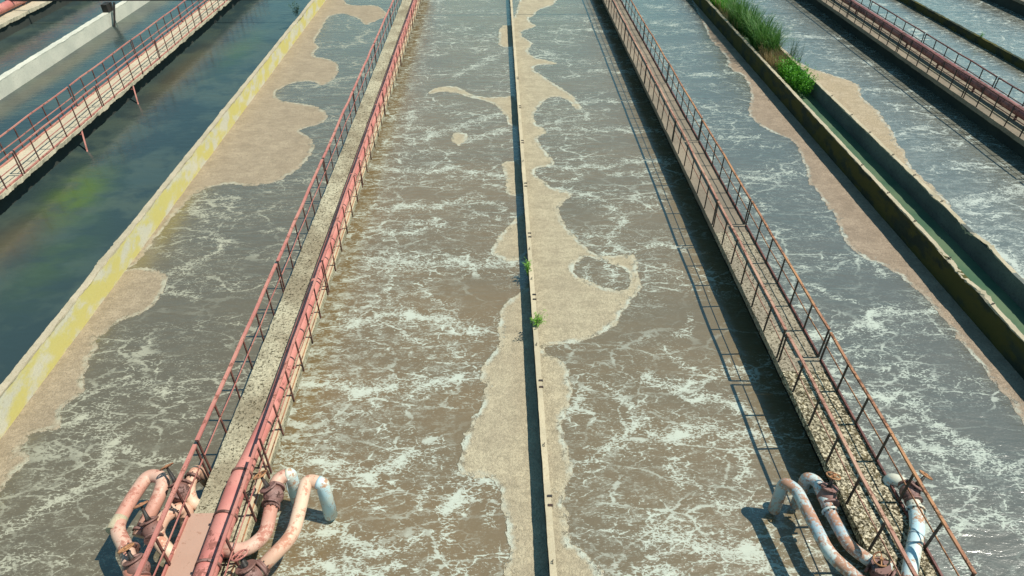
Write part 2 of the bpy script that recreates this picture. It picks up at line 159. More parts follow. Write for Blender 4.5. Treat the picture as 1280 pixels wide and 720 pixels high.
def mat_water(name, body, body2, scum_c, scum_d, foam_c, web=1.0, dens=0.0, rough=.22, tint=None):
    n = N(name); P = n.coord()
    X = n.coord((.62, 1.25, 1))                              # foam drifts across the tank: patterns are longer in X
    wv = n.vadd(X, n.noisec(X, 1.1, 3), .55)
    wv2 = n.vadd(X, n.noisec(X, 4.5, 3), .16)
    # body of the water
    col = n.mix(n.ss(n.noise(X, .35, 4), .35, .65), body, body2)
    if tint == 'pond':
        q = n.noise(n.vadd(P, n.noisec(P, .5, 2), 1.2), .55, 4, .6)
        col = n.mix(n.ss(q, .42, .60), col, (.030, .050, .052))
        al = n.attr('algae')
        aq = n.m2('MULTIPLY', al, n.ss(n.noise(n.coord((.5, 1, 1), (0, 0, .3)), 1.6, 4), .3, .6, .35, 1.0))
        col = n.mix(aq, col, (.070, .112, .024))
        col = n.mix(n.m2('MULTIPLY', n.attr('silt'), .8), col, (.10, .075, .04))
    # scum blanket
    sd = n.attr('scum'); e1 = n.noise(P, 2.6, 5, .68)
    s2 = n.m2('ADD', sd, n.m2('MULTIPLY', n.m2('SUBTRACT', e1, .5), .42))
    scum = n.ss(s2, -.012, .02)
    hol = n.m2('MULTIPLY', n.ss(n.noise(P, 5.5, 4, .7), .55, .62), n.ss(s2, .34, .04))
    scum = n.m2('MULTIPLY', scum, n.m2('SUBTRACT', 1.0, n.m2('MULTIPLY', hol, .75)))
    rim = n.m2('MULTIPLY', n.ss(s2, .0, .03), n.m2('SUBTRACT', 1.0, n.ss(s2, .05, .16)))
    g1 = n.noise(n.vadd(P, n.noisec(P, 9, 2), .12), 24, 3, .78); g2 = n.noise(P, 1.4, 3, .6); g3 = n.noise(n.coord((1, .35, 1)), 11, 3, .7, .6)
    sc = n.mix(n.ss(g2, .35, .65), scum_c, scum_d)
    sc = n.mix(n.ss(g1, .44, .62, 0, .6), sc, tuple(x*.62 for x in scum_d))
    sc = n.mix(n.ss(g3, .55, .75, 0, .35), sc, tuple(x*1.22 for x in scum_c))
    g4 = n.noise(wv2, 5, 3, .7)
    sc = n.mix(n.ss(g4, .46, .66, 0, .5), sc, tuple(x*.70 for x in scum_d))
    sc = n.mix(n.ss(g4, .30, .40, .45, 0), sc, tuple(x*1.15 for x in scum_c))
    sc = n.mix(n.m2('MULTIPLY', rim, n.ss(g2, .42, .62, .1, .7)), sc, foam_c)
    # white filaments: a torn net of foam lines, patches of ragged froth along the traced streaks, flecks
    st = n.attr('streak'); busy = n.attr('busy')
    tex = n.noise(wv2, 5.5, 5, .72); fine = n.noise(X, 24, 3, .7)
    low = n.noise(X, .5, 2)
    m1 = n.ss(n.m2('ADD', low, n.m2('MULTIPLY', busy, .22)), .36, .60)
    mm = n.m2('MAXIMUM', m1, n.ss(st, .03, .3))
    tx = n.m2('SUBTRACT', tex, .5)
    fx = n.m2('SUBTRACT', fine, .5)
    V1 = n.vor(wv, .95, 'DISTANCE_TO_EDGE')
    k1 = n.m2('ADD', V1, n.m2('ADD', n.m2('MULTIPLY', tx, -.19), n.m2('MULTIPLY', fx, -.10)))
    L1 = n.m2('MULTIPLY', n.ss(k1, .028, .006), n.m2('MULTIPLY', n.m2('MULTIPLY', n.m2('MAXIMUM', mm, .3), n.ss(n.noise(P, .9, 3), .36, .58, .2, 1.0)), .70*web))
    V2 = n.vor(wv2, 3.3, 'DISTANCE_TO_EDGE')
    k2 = n.m2('ADD', V2, n.m2('ADD', n.m2('MULTIPLY', tx, -.30), n.m2('MULTIPLY', fx, -.14)))
    m3 = n.m2('MULTIPLY', mm, n.ss(n.noise(P, 1.5, 3), .36, .58))
    L2 = n.m2('MULTIPLY', n.ss(k2, .035, -.01), n.m2('MULTIPLY', n.m2('MAXIMUM', m3, n.ss(st, .05, .3)), .85*web))
    spk = n.m2('ADD', fine, n.m2('MULTIPLY', tx, .35))
    L4 = n.m2('MULTIPLY', n.ss(spk, .60, .64), n.m2('MULTIPLY', n.m2('ADD', n.m2('MULTIPLY', mm, .8), .10), .75*min(1, web*2)))
    V3 = n.vor(n.vadd(wv2, n.noisec(P, 11, 2), .09), 10.5, 'DISTANCE_TO_EDGE')
    k3 = n.m2('ADD', V3, n.m2('MULTIPLY', fx, -.35))
    lace = n.ss(k3, .13, .02)
    bigs = n.m2('ADD', n.m2('MULTIPLY', st, .47), n.m2('ADD', n.m2('MULTIPLY', tx, 1.25), n.m2('MULTIPLY', fx, 1.15)))
    core = n.ss(bigs, .40, .66)
    L5 = n.m2('MULTIPLY', n.m2('MAXIMUM', n.m2('MULTIPLY', core, .92), n.m2('MULTIPLY', n.ss(bigs, .14, .36), n.m2('MULTIPLY', lace, .85))), n.ss(st, .04, .25))
    L6 = n.m2('MULTIPLY', lace, n.m2('MULTIPLY', n.m2('MULTIPLY', n.ss(tex, .50, .60), n.m2('ADD', n.m2('MULTIPLY', mm, .32), n.m2('ADD', .05, n.m2('MULTIPLY', busy, .35)))), .8*min(1, web*2)))
    F = n.m2('MAXIMUM', n.m2('MAXIMUM', n.m2('MAXIMUM', L1, L2), L6), n.m2('MAXIMUM', L4, L5))
    veil = n.m2('MULTIPLY', n.ss(n.m2('ADD', tex, n.m2('MULTIPLY', fx, .5)), .42, .66), n.m2('ADD', n.m2('MULTIPLY', busy, .40), dens))
    F = n.m2('MAXIMUM', F, veil, clamp=True)
    col = n.mix(n.m2('MULTIPLY', F, .84), col, foam_c)
    col = n.mix(scum, col, sc)
    cover = n.m2('MAXIMUM', n.m2('MULTIPLY', F, .8), scum)
    r = n.ss(cover, 0, 1, rough, .85)
    w1 = n.noise(n.coord((.8, 1.9, 1)), 2.4, 4, .55, .4)
    wave = n.m2('MULTIPLY', w1, .012 if tint == 'pond' else .024)
    wave = n.m2('ADD', wave, n.m2('MULTIPLY', g1, n.ss(scum, 0, 1, .0025 if tint != 'pond' else .001, .03)))
    nb = n.bump(wave, 1.0, 1.0)
    n.done(col, r, nb)
    n.b.inputs['IOR'].default_value = 1.36 if tint == 'pond' else 1.55
    n.put(n.b.inputs['Coat Weight'], n.ss(cover, 0, 1, .12 if tint == 'pond' else 1.0, .1)); n.b.inputs['Coat Roughness'].default_value = .24; n.b.inputs['Coat IOR'].default_value = 1.68
    n.t.links.new(nb, n.b.inputs['Coat Normal'])
    n.put(n.b.inputs['Specular IOR Level'], n.ss(cover, 0, 1, .5, .12))
    return n.m

BODY = (.185, .150, .108); BODY2 = (.160, .138, .105)
FOAM = (.54, .585, .50)
M['wA'] = mat_water('water_tank_a', (.122, .099, .060), (.132, .105, .061), (.41, .325, .225), (.35, .275, .19), (.48, .47, .36), 1.0, .03)
M['wB'] = mat_water('water_tank_b', (.195, .134, .064), (.170, .122, .062), (.50, .425, .29), (.42, .35, .24), FOAM, 1.15, .03)
M['wC'] = mat_water('water_tank_c', (.180, .128, .063), (.158, .118, .062), (.50, .425, .29), (.42, .35, .24), FOAM, 1.1, .03)
M['wD'] = mat_water('water_tank_d', (.104, .099, .075), (.115, .103, .075), (.38, .29, .21), (.31, .235, .17), FOAM, 1.0, .02)
M['wE'] = mat_water('water_tank_e', (.125, .122, .095), (.14, .132, .10), (.48, .38, .26), (.43, .335, .22), (.52, .56, .50), 1.2, .16)
M['pond'] = mat_water('water_pond', (.060, .082, .066), (.045, .070, .066), (.4, .3, .2), (.4, .3, .2), (.3, .33, .3), 0.0, 0.0, .07, 'pond')
nn = N('green_channel_water')
vv = nn.coord()
M['green'] = nn.done(nn.mix(nn.ss(nn.noise(vv, .9, 4), .35, .65), (.07, .13, .08), (.12, .17, .10)), .15, nn.bump(nn.noise(vv, 6, 3), .008, .6))

# ------------------------------------------------------------------ object helpers
def tag(o, label=None, cat=None, group=None, kind=None):
    if label: o['label'] = label
    if cat: o['category'] = cat
    if group: o['group'] = group
    if kind: o['kind'] = kind
    return o
def empty(name, loc, label, cat, group=None):
    o = bpy.data.objects.new(name, None); o.location = loc; o.empty_display_size = .2
    C.objects.link(o); return tag(o, label, cat, group)
class MB:
    def __init__(s): s.v = []; s.f = []; s.sm = []
    def box(s, x0, x1, y0, y1, z0, z1):
        b = len(s.v)
        s.v += [(x0, y0, z0), (x1, y0, z0), (x1, y1, z0), (x0, y1, z0), (x0, y0, z1), (x1, y0, z1), (x1, y1, z1), (x0, y1, z1)]
        for f in ((0, 3, 2, 1), (4, 5, 6, 7), (0, 1, 5, 4), (1, 2, 6, 5), (2, 3, 7, 6), (3, 0, 4, 7)):
            s.f.append([b+i for i in f]); s.sm.append(False)
        return s
    def bar(s, p, q, w, h):                        # square bar from p to q
        p = Vector(p); q = Vector(q); d = (q-p).normalized()
        u = Vector((0, 0, 1)) if abs(d.z) < .9 else Vector((0, 1, 0))
        a = d.cross(u).normalized(); c = a.cross(d)
        b = len(s.v)
        for e in (p, q):
            for i, j in ((-1, -1), (1, -1), (1, 1), (-1, 1)):
                s.v.append(tuple(e + a*i*w/2 + c*j*h/2))
        for f in ((0, 1, 2, 3), (7, 6, 5, 4), (0, 4, 5, 1), (1, 5, 6, 2), (2, 6, 7, 3), (3, 7, 4, 0)):
            s.f.append([b+i for i in f]); s.sm.append(False)
        return s
    def tube(s, pts, r, n=14, caps=True):
        pts = [Vector(p) for p in pts]; rr = r if isinstance(r, (list, tuple)) else [r]*len(pts)
        b = len(s.v); prev = None
        for i, p in enumerate(pts):
            d = (pts[min(i+1, len(pts)-1)] - pts[max(i-1, 0)]).normalized()
            if prev is None:
                u = Vector((0, 0, 1)) if abs(d.z) < .9 else Vector((1, 0, 0))
                a = d.cross(u).normalized()
            else: a = (prev - d*prev.dot(d)).normalized()
            prev = a; c = d.cross(a)
            for k in range(n):
                t = 2*math.pi*k/n
                s.v.append(tuple(p + (a*math.cos(t) + c*math.sin(t))*rr[i]))
        for i in range(len(pts)-1):
            for k in range(n):
                s.f.append([b+i*n+k, b+i*n+(k+1) % n, b+(i+1)*n+(k+1) % n, b+(i+1)*n+k]); s.sm.append(True)
        if caps:
            s.f.append([b+k for k in range(n)][::-1]); s.sm.append(False)
            s.f.append([b+(len(pts)-1)*n+k for k in range(n)]); s.sm.append(False)
        return s
    def ring(s, c, axis, R_, r, n=20, m=8):
        c = Vector(c); ax = Vector(axis).normalized()
        u = Vector((0, 0, 1)) if abs(ax.z) < .9 else Vector((1, 0, 0))
        a = ax.cross(u).normalized(); b2 = ax.cross(a); b = len(s.v)
        for i in range(n):
            t = 2*math.pi*i/n; d = a*math.cos(t) + b2*math.sin(t)
            for k in range(m):
                q = 2*math.pi*k/m
                s.v.append(tuple(c + d*(R_ + r*math.cos(q)) + ax*r*math.sin(q)))
        for i in range(n):
            for k in range(m):
                s.f.append([b+i*m+k, b+((i+1) % n)*m+k, b+((i+1) % n)*m+(k+1) % m, b+i*m+(k+1) % m]); s.sm.append(True)
        return s
    def build(s, name, mat, parent=None, loc=None):
        me = bpy.data.meshes.new(name); v = s.v
        off = Vector((0, 0, 0))
        if parent is not None: off = parent.location.copy() if parent.parent is None else parent.location + parent.parent.location
        if loc is not None: off = Vector(loc)
        me.from_pydata([(p[0]-off.x, p[1]-off.y, p[2]-off.z) for p in v], [], s.f)
        me.polygons.foreach_set('use_smooth', s.sm); me.materials.append(mat); me.validate(); me.update()
        o = bpy.data.objects.new(name, me); C.objects.link(o)
        if parent is not None: o.parent = parent
        elif loc is not None: o.location = loc
        return o
def bend(pts, r, seg=7):                           # round the corners of a pipe run
    P = [Vector(p) for p in pts]; out = [P[0]]
    for i in range(1, len(P)-1):
        a, b, c = P[i-1], P[i], P[i+1]
        k = min(r, (a-b).length*.48, (c-b).length*.48)
        s_, e_ = b + (a-b).normalized()*k, b + (c-b).normalized()*k
        for j in range(seg+1):
            t = j/seg; out.append(s_*(1-t)**2 + b*2*t*(1-t) + e_*t*t)
    out.append(P[-1]); return out

def strip(name, prof, y0, y1, step, mat, parent=None, jit=.006, lump=None, loc=None, seed=0):
    """extrude the closed (x,z) profile along Y; every station is a little off, as cast and weathered concrete is"""
    rnd = random.Random(seed); n = len(prof); ns = max(2, int((y1-y0)/step)+1)
    v = []; f = []
    for i in range(ns):
        y = y0 + (y1-y0)*i/(ns-1)
        for k, (x, z) in enumerate(prof):
            a = jit*(2*mnoise.noise(Vector((k*7.3+seed, y*1.7, 0))) + 1.2*mnoise.noise(Vector((k*3.1+seed, y*9, 4))))
            b = jit*(1.6*mnoise.noise(Vector((k*5.3+seed, y*2.1, 9))) + 1.2*mnoise.noise(Vector((k*2.1+seed, y*8, 7))))
            if lump: la, lb = lump(k, y); a += la; b += lb
            v.append((x+a, y, z+b if z > .05 else z))
    for i in range(ns-1):
        for k in range(n):
            f.append([i*n+k, i*n+(k+1) % n, (i+1)*n+(k+1) % n, (i+1)*n+k])
    f.append(list(range(n))[::-1]); f.append([(ns-1)*n+k for k in range(n)])
    m = MB(); m.v = v; m.f = [q[::-1] for q in f]; m.sm = [False]*len(f)
    return m.build(name, mat, parent, loc)

YN, YF = 2.2, 62.0

# ------------------------------------------------------------------ water sheets
def seg_dist(P, a, b):
    a = np.array(a); b = np.array(b); d = b-a; L = max((d*d).sum(), 1e-9)
    t = np.clip(((P-a) @ d)/L, 0, 1)
    return np.sqrt((((P - a) - t[:, None]*d)**2).sum(1))
def smooth_poly(poly):
    p = [Vector(q) for q in poly]
    out = []
    for i in range(len(p)):
        a, b = p[i], p[(i+1) % len(p)]
        out += [a*.75+b*.25, a*.25+b*.75]
    return [tuple(q) for q in out]
def poly_sd(P, poly):
    poly = smooth_poly(poly)
    d = np.full(len(P), 1e9); ins = np.zeros(len(P), bool)
    for i in range(len(poly)):
        a, b = poly[i], poly[(i+1) % len(poly)]
        d = np.minimum(d, seg_dist(P, a, b))
        c = ((a[1] > P[:, 1]) != (b[1] > P[:, 1]))
        with np.errstate(divide='ignore', invalid='ignore'):
            xi = (b[0]-a[0])*(P[:, 1]-a[1])/((b[1]-a[1]) if b[1] != a[1] else 1e-9)+a[0]
        ins ^= c & (P[:, 0] < xi)
    return np.where(ins, d, -d)
def water(x0, x1, key, mat, z=0.0, fine=.06, busy=None):
    ys = list(np.arange(YN, 22, fine)) + list(np.arange(22, 44, fine*1.8)) + list(np.arange(44, YF+.1, .5))
    xs = np.linspace(x0, x1, max(2, int((x1-x0)/fine)))
    X, Y = np.meshgrid(xs, np.array(ys)); P = np.stack([X.ravel(), Y.ravel()], 1)
    nx, ny = len(xs), len(ys)
    sd = np.full(len(P), -3.0)
    for p in SCUM.get(key, []): sd = np.maximum(sd, poly_sd(P, p))
    for p in HOLES.get(key, []): sd = np.minimum(sd, -poly_sd(P, p))
    st = np.zeros(len(P))
    x, y = P[:, 0], P[:, 1]
    wx = .10*np.sin(2.1*y+1.3*x) + .07*np.sin(5.3*y-3.1*x+2) + .045*np.sin(9.7*y+7.9*x+4) + .03*np.sin(17*y-15*x)
    wy_ = .10*np.sin(1.7*x+.6*y+1) + .08*np.sin(4.3*x-2.2*y) + .05*np.sin(8.9*x+5.1*y+3) + .035*np.sin(16*x-13*y+1)
    P0 = P; PW = P + np.stack([wx, wy_], 1)
    vary = .72 + .38*np.sin(3.1*x+1.1*y)*np.sin(1.3*x-2.7*y+1) + .18*np.sin(7.7*x+2*y)
    for pts, w, k in STREAKS.get(key, []):
        d = np.full(len(P), 1e9)
        pp = [pts[0]]
        for i in range(1, len(pts)-1):
            a, b, c = Vector(pts[i-1]), Vector(pts[i]), Vector(pts[i+1])
            pp += [tuple(b+(a-b)*.25), tuple(b+(c-b)*.25)]
        pp.append(pts[-1])
        for a, b in zip(pp, pp[1:]): d = np.minimum(d, seg_dist(PW, a, b))
        st = np.maximum(st, k*vary*np.exp(-(d/(w*1.05))**2) + .34*k*np.exp(-(d/(w*3.4))**2))
    bz = busy(P) if busy else np.zeros(len(P))
    idx = np.arange(nx*ny).reshape(ny, nx)
    q = np.stack([idx[:-1, :-1], idx[:-1, 1:], idx[1:, 1:], idx[1:, :-1]], -1).reshape(-1, 4)
    me = bpy.data.meshes.new('water')
    me.vertices.add(len(P)); me.vertices.foreach_set('co', np.concatenate([P, np.full((len(P), 1), z)], 1).ravel())
    me.loops.add(q.size); me.loops.foreach_set('vertex_index', q.ravel())
    me.polygons.add(len(q)); me.polygons.foreach_set('loop_start', np.arange(0, q.size, 4))
    me.polygons.foreach_set('loop_total', np.full(len(q), 4))
    me.update(); me.validate()
    for nm, arr in (('scum', sd), ('streak', st), ('busy', bz)):
        a = me.attributes.new(nm, 'FLOAT', 'POINT'); a.data.foreach_set('value', arr.astype(np.float32))
    me.polygons.foreach_set('use_smooth', np.ones(len(q), bool))
    me.materials.append(mat)
    o = bpy.data.objects.new('water', me); C.objects.link(o); o['kind'] = 'structure'
    return o, P, me
water(-10.30, -4.95, 'A', M['wA'], busy=lambda P: .25*np.exp(-((P[:, 1]-6)/4)**2))
water(-5.00, .80, 'B', M['wB'], busy=lambda P: 1.0*np.exp(-((P[:, 0]+4.3)/.95)**2) + .55*np.exp(-((P[:, 1]-11)/4.5)**2)*(P[:, 0] < -1))
water(.79, 6.25, 'C', M['wC'], busy=lambda P: .5*np.exp(-((P[:, 1]-6)/3.0)**2) + .3*np.exp(-((P[:, 0]-3.0)**2+(P[:, 1]-15)**2)/3))
water(6.2, 11.8, 'D', M['wD'], busy=lambda P: .35*np.exp(-((P[:, 0]-7)/1.2)**2))
water(12.9, 18.45, 'E', M['wE'], fine=.08, busy=lambda P: .12 + 1.3*np.exp(-((P[:, 1]-11.5)/4.5)**2))
water(18.4, 24.05, 'F', M['wE'], fine=.14, busy=lambda P: .3+0*P[:, 0])
water(24.0, 29.4, 'G', M['wE'], fine=.2, busy=lambda P: .6+0*P[:, 0])
water(29.4, 40, 'H', M['wE'], fine=.4, busy=lambda P: .5+0*P[:, 0])
def pond(x0, x1, z=0.0):
    o, P, me = water(x0, x1, 'none', M['pond'], fine=.16)
    x, y = P[:, 0], P[:, 1]
    al = 1.2*np.exp(-(((x+13.5-(y-18.5)*-.10)/.8)**2 + ((y-18.9)/1.7)**2)) + .35*np.exp(-(((x+12.4)/.9)**2+((y-15.2)/2.0)**2)) + .45*np.exp(-(((x+12.6)/.7)**2+((y-33)/3)**2))
    si = .8*np.exp(-(((x+14.1)/.8)**2+((y-16.3)/1.5)**2)) + .75*np.exp(-(((x+14.3)/.7)**2+((y-30)/4)**2)) + .6*np.exp(-(((x+20.0)/.5)**2+((y-30)/8)**2)) + .5*np.exp(-(((x+23)/1.2)**2+((y-33)/2)**2))
    for nm, arr in (('algae', al), ('silt', si)):
        a = me.attributes.new(nm, 'FLOAT', 'POINT'); a.data.foreach_set('value', np.clip(arr, 0, 1).astype(np.float32))
pond(-15.5, -10.25); pond(-20.8, -15.45); pond(-25.6, -20.75); pond(-45, -25.6)
g = MB().box(12.3-.55, 12.85, YN, YF, .22, .24).build('water', M['green']); g['kind'] = 'structure'
g = MB().box(-600, 600, -300, 900, -1.2, -1.0).build('ground', M['mud']); g['kind'] = 'structure'

# ------------------------------------------------------------------ tank walls
def lumps(spots):
    def f(k, y):
        a = b = 0
        for (yy, w, kk, dx, dz) in spots:
            if k in kk:
                g_ = math.exp(-((y-yy)/w)**2)*(.6+.8*mnoise.noise(Vector((y*11, k*3.3, 1))))
                a += dx*g_; b += dz*g_
        return a, b
    return f
# profile order: bottom-left, top-left, top-right, bottom-right
def wall(x0, x1, zt, face, label, cat, y0=YN, y1=YF, jit=.008, lump=None, seed=1, capmat=None, cath=.03):
    r = empty('concrete_wall', ((x0+x1)/2, y0, 0), label, cat)
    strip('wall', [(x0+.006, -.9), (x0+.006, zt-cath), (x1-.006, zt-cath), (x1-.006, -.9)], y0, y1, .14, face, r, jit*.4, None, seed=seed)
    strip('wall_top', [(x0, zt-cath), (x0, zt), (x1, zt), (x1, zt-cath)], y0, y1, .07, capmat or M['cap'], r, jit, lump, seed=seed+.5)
    return r
wy = empty('concrete_wall', (-10.28, YN, 0), 'pale concrete tank wall blotched with yellow lichen, between the dark pond and foamy tank', 'wall')
strip('wall', [(-10.37, -.9), (-10.36, .66), (-10.225, .66), (-10.19, -.9)], YN, YF, .1, M['yellow'], wy, .008, seed=3)
strip('wall_top', [(-10.38, .66), (-10.375, .70), (-10.22, .70), (-10.215, .66)], YN, YF, .06, M['cap'], wy, .009,
      lumps([(14.35, .35, (0, 1), -.16, -.05), (15.1, .25, (0, 1), -.08, -.02), (36.2, .8, (0, 1, 2, 3), .10, .05), (24, .4, (0, 1), -.05, .0), (20, .3, (1,), -.04, -.03)]), seed=4)
wm = wall(.738, .852, .40, M['beam'], 'thin low cream-topped divider wall down the middle of the central tank', 'wall', seed=8, jit=.005, cath=.05, capmat=M['ledge'])  # near-black face colour stands in for shade on its left side
for y in (6.95, 9.83, 15.6, 18.5, 12.8, 21.6, 24.7, 27.8):
    for d in (0, .19):
        MB().box(.785, .872, y+d-.022, y+d+.022, .392, .418).build('lifting_loop', M['black'], wm)
for y in (5.87, 8.29, 11.15, 13.64, 15.0, 20.2):
    MB().tube([(.80, y-.03, .39), (.79, y-.02, .45), (.80, y+.02, .45), (.80, y+.03, .39)], .008, 6).build('lifting_loop', M['black'], wm)
wall(11.63, 11.75, .70, M['moss'], 'shade-darkened mossy channel wall with a thin bright top, left side of the green channel', 'wall', seed=12, jit=.010,
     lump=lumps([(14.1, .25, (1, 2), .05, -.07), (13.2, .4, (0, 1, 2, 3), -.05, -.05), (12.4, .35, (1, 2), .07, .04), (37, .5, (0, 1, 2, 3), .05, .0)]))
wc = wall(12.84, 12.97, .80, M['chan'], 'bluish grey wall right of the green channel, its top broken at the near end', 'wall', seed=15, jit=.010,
     lump=lumps([(15.2, .3, (0, 1, 2, 3), .0, -.14), (14.3, .35, (0, 1, 2, 3), .03, .06), (12.6, .6, (0, 1, 2, 3), .05, -.1), (17.0, .2, (0, 1), 0, -.06)]))
for o_, xx in ((wc, 12.90),):
    for y in (16.6, 18.2, 19.6, 21.3, 22.8, 24.6):
        MB().tube([(xx-.03, y-.02, .79), (xx-.03, y, .84), (xx+.03, y, .84), (xx+.03, y+.02, .79)], .012, 6).build('lifting_loop', M['black'], o_)
wl = bpy.data.objects['concrete_wall.002'] if 'concrete_wall.002' in bpy.data.objects else wm
for y in (12.0, 13.9, 15.7, 17.3, 19.1):
    MB().tube([(11.66, y-.02, .69), (11.66, y, .745), (11.72, y, .745), (11.72, y+.02, .69)], .012, 6).build('lifting_loop', M['black'], wl)
wall(-20.92, -20.62, .66, M['white'], 'thick whitewashed concrete wall between two calm ponds at the upper left', 'wall', seed=21, jit=.010, capmat=M['white'])
wall(23.9, 24.06, .34, M['moss'], 'low dark mossy wall with small weeds between foamy tanks, upper right', 'wall', seed=25, jit=.012, capmat=M['moss'])

# ------------------------------------------------------------------ walkways
def walkway(x0, x1, mats, label, beam=(.3, .3), seams=5.38, phase=2.2, jit=.008, edge=0.0, zt=.70, th=.16, extra=None):
    r = empty('walkway', ((x0+x1)/2, YN, 0), label, 'walkway')
    strip('support_wall', [(x0+beam[0], -.9), (x0+beam[0], zt-th), (x1-beam[1], zt-th), (x1-beam[1], -.9)], YN, YF, .3, M['beam'], r, .006, seed=int(x0*3))  # dark colour carries the shade beneath the overhanging deck
    y = phase; i = 0
    while y < YF:
        y2 = min(y+seams, YF)
        e = (lambda k, yy: ((edge*max(0, mnoise.noise(Vector((yy*2.3, x0, 3)))*2-.2)*-1 if k in (2, 3) else 0), 0)) if edge else None
        strip('deck_slab', [(x0, zt-th), (x0, zt), (x1, zt), (x1, zt-th)], y+.0012, y2-.0012, .07, mats(i), r, jit, e, seed=int(x0*5)+i)
        y = y2; i += 1
    return r
w1 = walkway(-5.29, -4.27, lambda i: M['deckA'], 'walkway of pale gritty concrete carrying the pink air pipe, left of the central tank', (.45, .28), phase=2.2)
# cream kerb of that walkway, and a rusty strip along it
strip('kerb', [(-4.40, .70), (-4.40, .725), (-4.275, .725), (-4.275, .70)], YN, YF, .2, M['ledge'], w1, .004, seed=5)
MB().box(-4.315, -4.295, YN, YF, .727, .738).build('kerb_strip', M['rustrail'], w1)
w2 = walkway(5.92, 6.86, lambda i: M['deckC'] if i < 2 else M['deckB'] if i > 2 else M['deckE'], 'walkway of stained concrete with a crumbling pebbly near end, right of the central tank', (.3, .3), phase=4.50-5.36)
w3 = walkway(18.05, 19.15, lambda i: M['deckB'], 'narrow walkway carrying a thick dull red pipe in the upper right', (.35, .35), phase=2.0)
w4 = walkway(-16.0, -14.95, lambda i: M['deckD'], 'cream concrete walkway with a broken edge over the dark pond, upper left', (.3, .33), phase=2.4, jit=.02, edge=.10, th=.12)
w5 = walkway(-26.3, -25.0, lambda i: M['deckD'], 'walkway with a red pipe in the top left corner', (.3, .15), phase=2.4, jit=.02, edge=.08)
w6 = walkway(29.15, 30.2, lambda i: M['deckB'], 'walkway crossing the top right corner, mostly in shade', (.1, .3), phase=2.4)
# steel cover plate laid on the near end of the left walkway
pl = empty('cover_plate', (-5.1, 4.6, .7), 'flat brown steel plate covering the near end of the left walkway', 'cover plate')
MB().box(-5.34, -4.90, YN+.3, 6.70, .712, .728).build('plate', M['plate'], pl)
m = MB(); m.box(-5.375, -5.345, YN+.3, 6.70, .705, .775); m.box(-4.895, -4.86, YN+.3, 6.70, .705, .775); m.build('edge_angle', M['pink'], pl)

# ------------------------------------------------------------------ railings: one thing per welded section
def ordinal(i): return ['nearest', 'second nearest', 'third', 'fourth', 'fifth', 'sixth', 'seventh', 'eighth', 'ninth', 'tenth'][i]
def railing(x, phase, n, zf, mat, post_shade_mat, where, group, pitch=5.38, y_from=3.2, top_w=.05, side=1, lean=0.0, bottom=None, ztop=1.50):
    for i in range(n):
        ya = phase + i*pitch + .06; yb = phase + (i+1)*pitch - .06
        rd = random.Random(int(x*100)+i)
        name = 'rusty' if mat in (M['rustrail'], M['pinkrust']) else 'dark red' if mat is M['darkred'] else 'faded red'
        r = empty('railing', (x, ya, zf), '%s railing section, %s along %s' % (name, ordinal(i), where), 'railing', group)
        tops = []
        for k in range(7):
            y = ya + (yb-ya)*k/6; lx = rd.uniform(-.012, .012)+lean; ly = rd.uniform(-.02, .02)
            MB().bar((x, y, zf), (x+lx, y+ly, ztop-.02), .022, .042).build('post', post_shade_mat, r)  # post colour darkened to imitate their unlit faces
            tops.append((x+lx, y+ly))
        t = MB(); m_ = MB()
        for (a, b) in zip(tops, tops[1:]):
            dz1, dz2 = 0, 0
            dz1 = .008*math.sin(a[1]*1.7+x*3); dz2 = .008*math.sin(b[1]*1.7+x*3)
            t.bar((a[0], a[1]-.012, ztop+dz1), (b[0], b[1]+.012, ztop+dz2), top_w, .038)
            zm = zf + (ztop-zf)*.52 if zf > .65 else .70 + (ztop-.70)*.5
            m_.bar((a[0]+.022*side, a[1]-.01, zm), (b[0]+.022*side, b[1]+.01, zm), .012, .030)
        t.build('top_rail', mat, r); m_.build('mid_rail', mat, r)
        if bottom:
            MB().bar((x+.02*side, ya, .715+.02), (x+.02*side, yb, .715+.02), .035, .045).build('bottom_rail', bottom, r)
railing(-5.33, 2.2, 8, .60, M['pink'], M['darkred'], 'left edge of pink pipe walkway', 'railings of the pink pipe walkway', top_w=.065)
railing(-4.255, 2.2, 8, .55, M['pink'], M['darkred'], 'right edge of pink pipe walkway', 'railings of the pink pipe walkway')
railing(5.94, -.5, 9, .70, M['pinkrust'], M['black'], 'left edge of pebbly walkway', 'railings of the pebbly walkway', top_w=.055, pitch=5.37, bottom=None)
railing(6.84, -.5, 9, .70, M['rustrail'], M['black'], 'right edge of pebbly walkway', 'railings of the pebbly walkway', pitch=5.37, bottom=M['darkred'])
railing(-15.98, 2.9, 8, .70, M['pink'], M['darkred'], 'left edge of cream pond walkway', 'railings of the cream walkway', bottom=M['pink'], top_w=.035)
railing(-14.98, 2.9, 8, .66, M['pink'], M['darkred'], 'right edge of cream pond walkway', 'railings of the cream walkway', side=-1, bottom=M['pink'], top_w=.035)
railing(18.08, 8.5, 7, .70, M['darkred'], M['black'], 'left edge of dull red pipe walkway', 'railings of the red pipe walkway')
railing(19.12, 8.5, 7, .70, M['darkred'], M['black'], 'right edge of dull red pipe walkway', 'railings of the red pipe walkway')

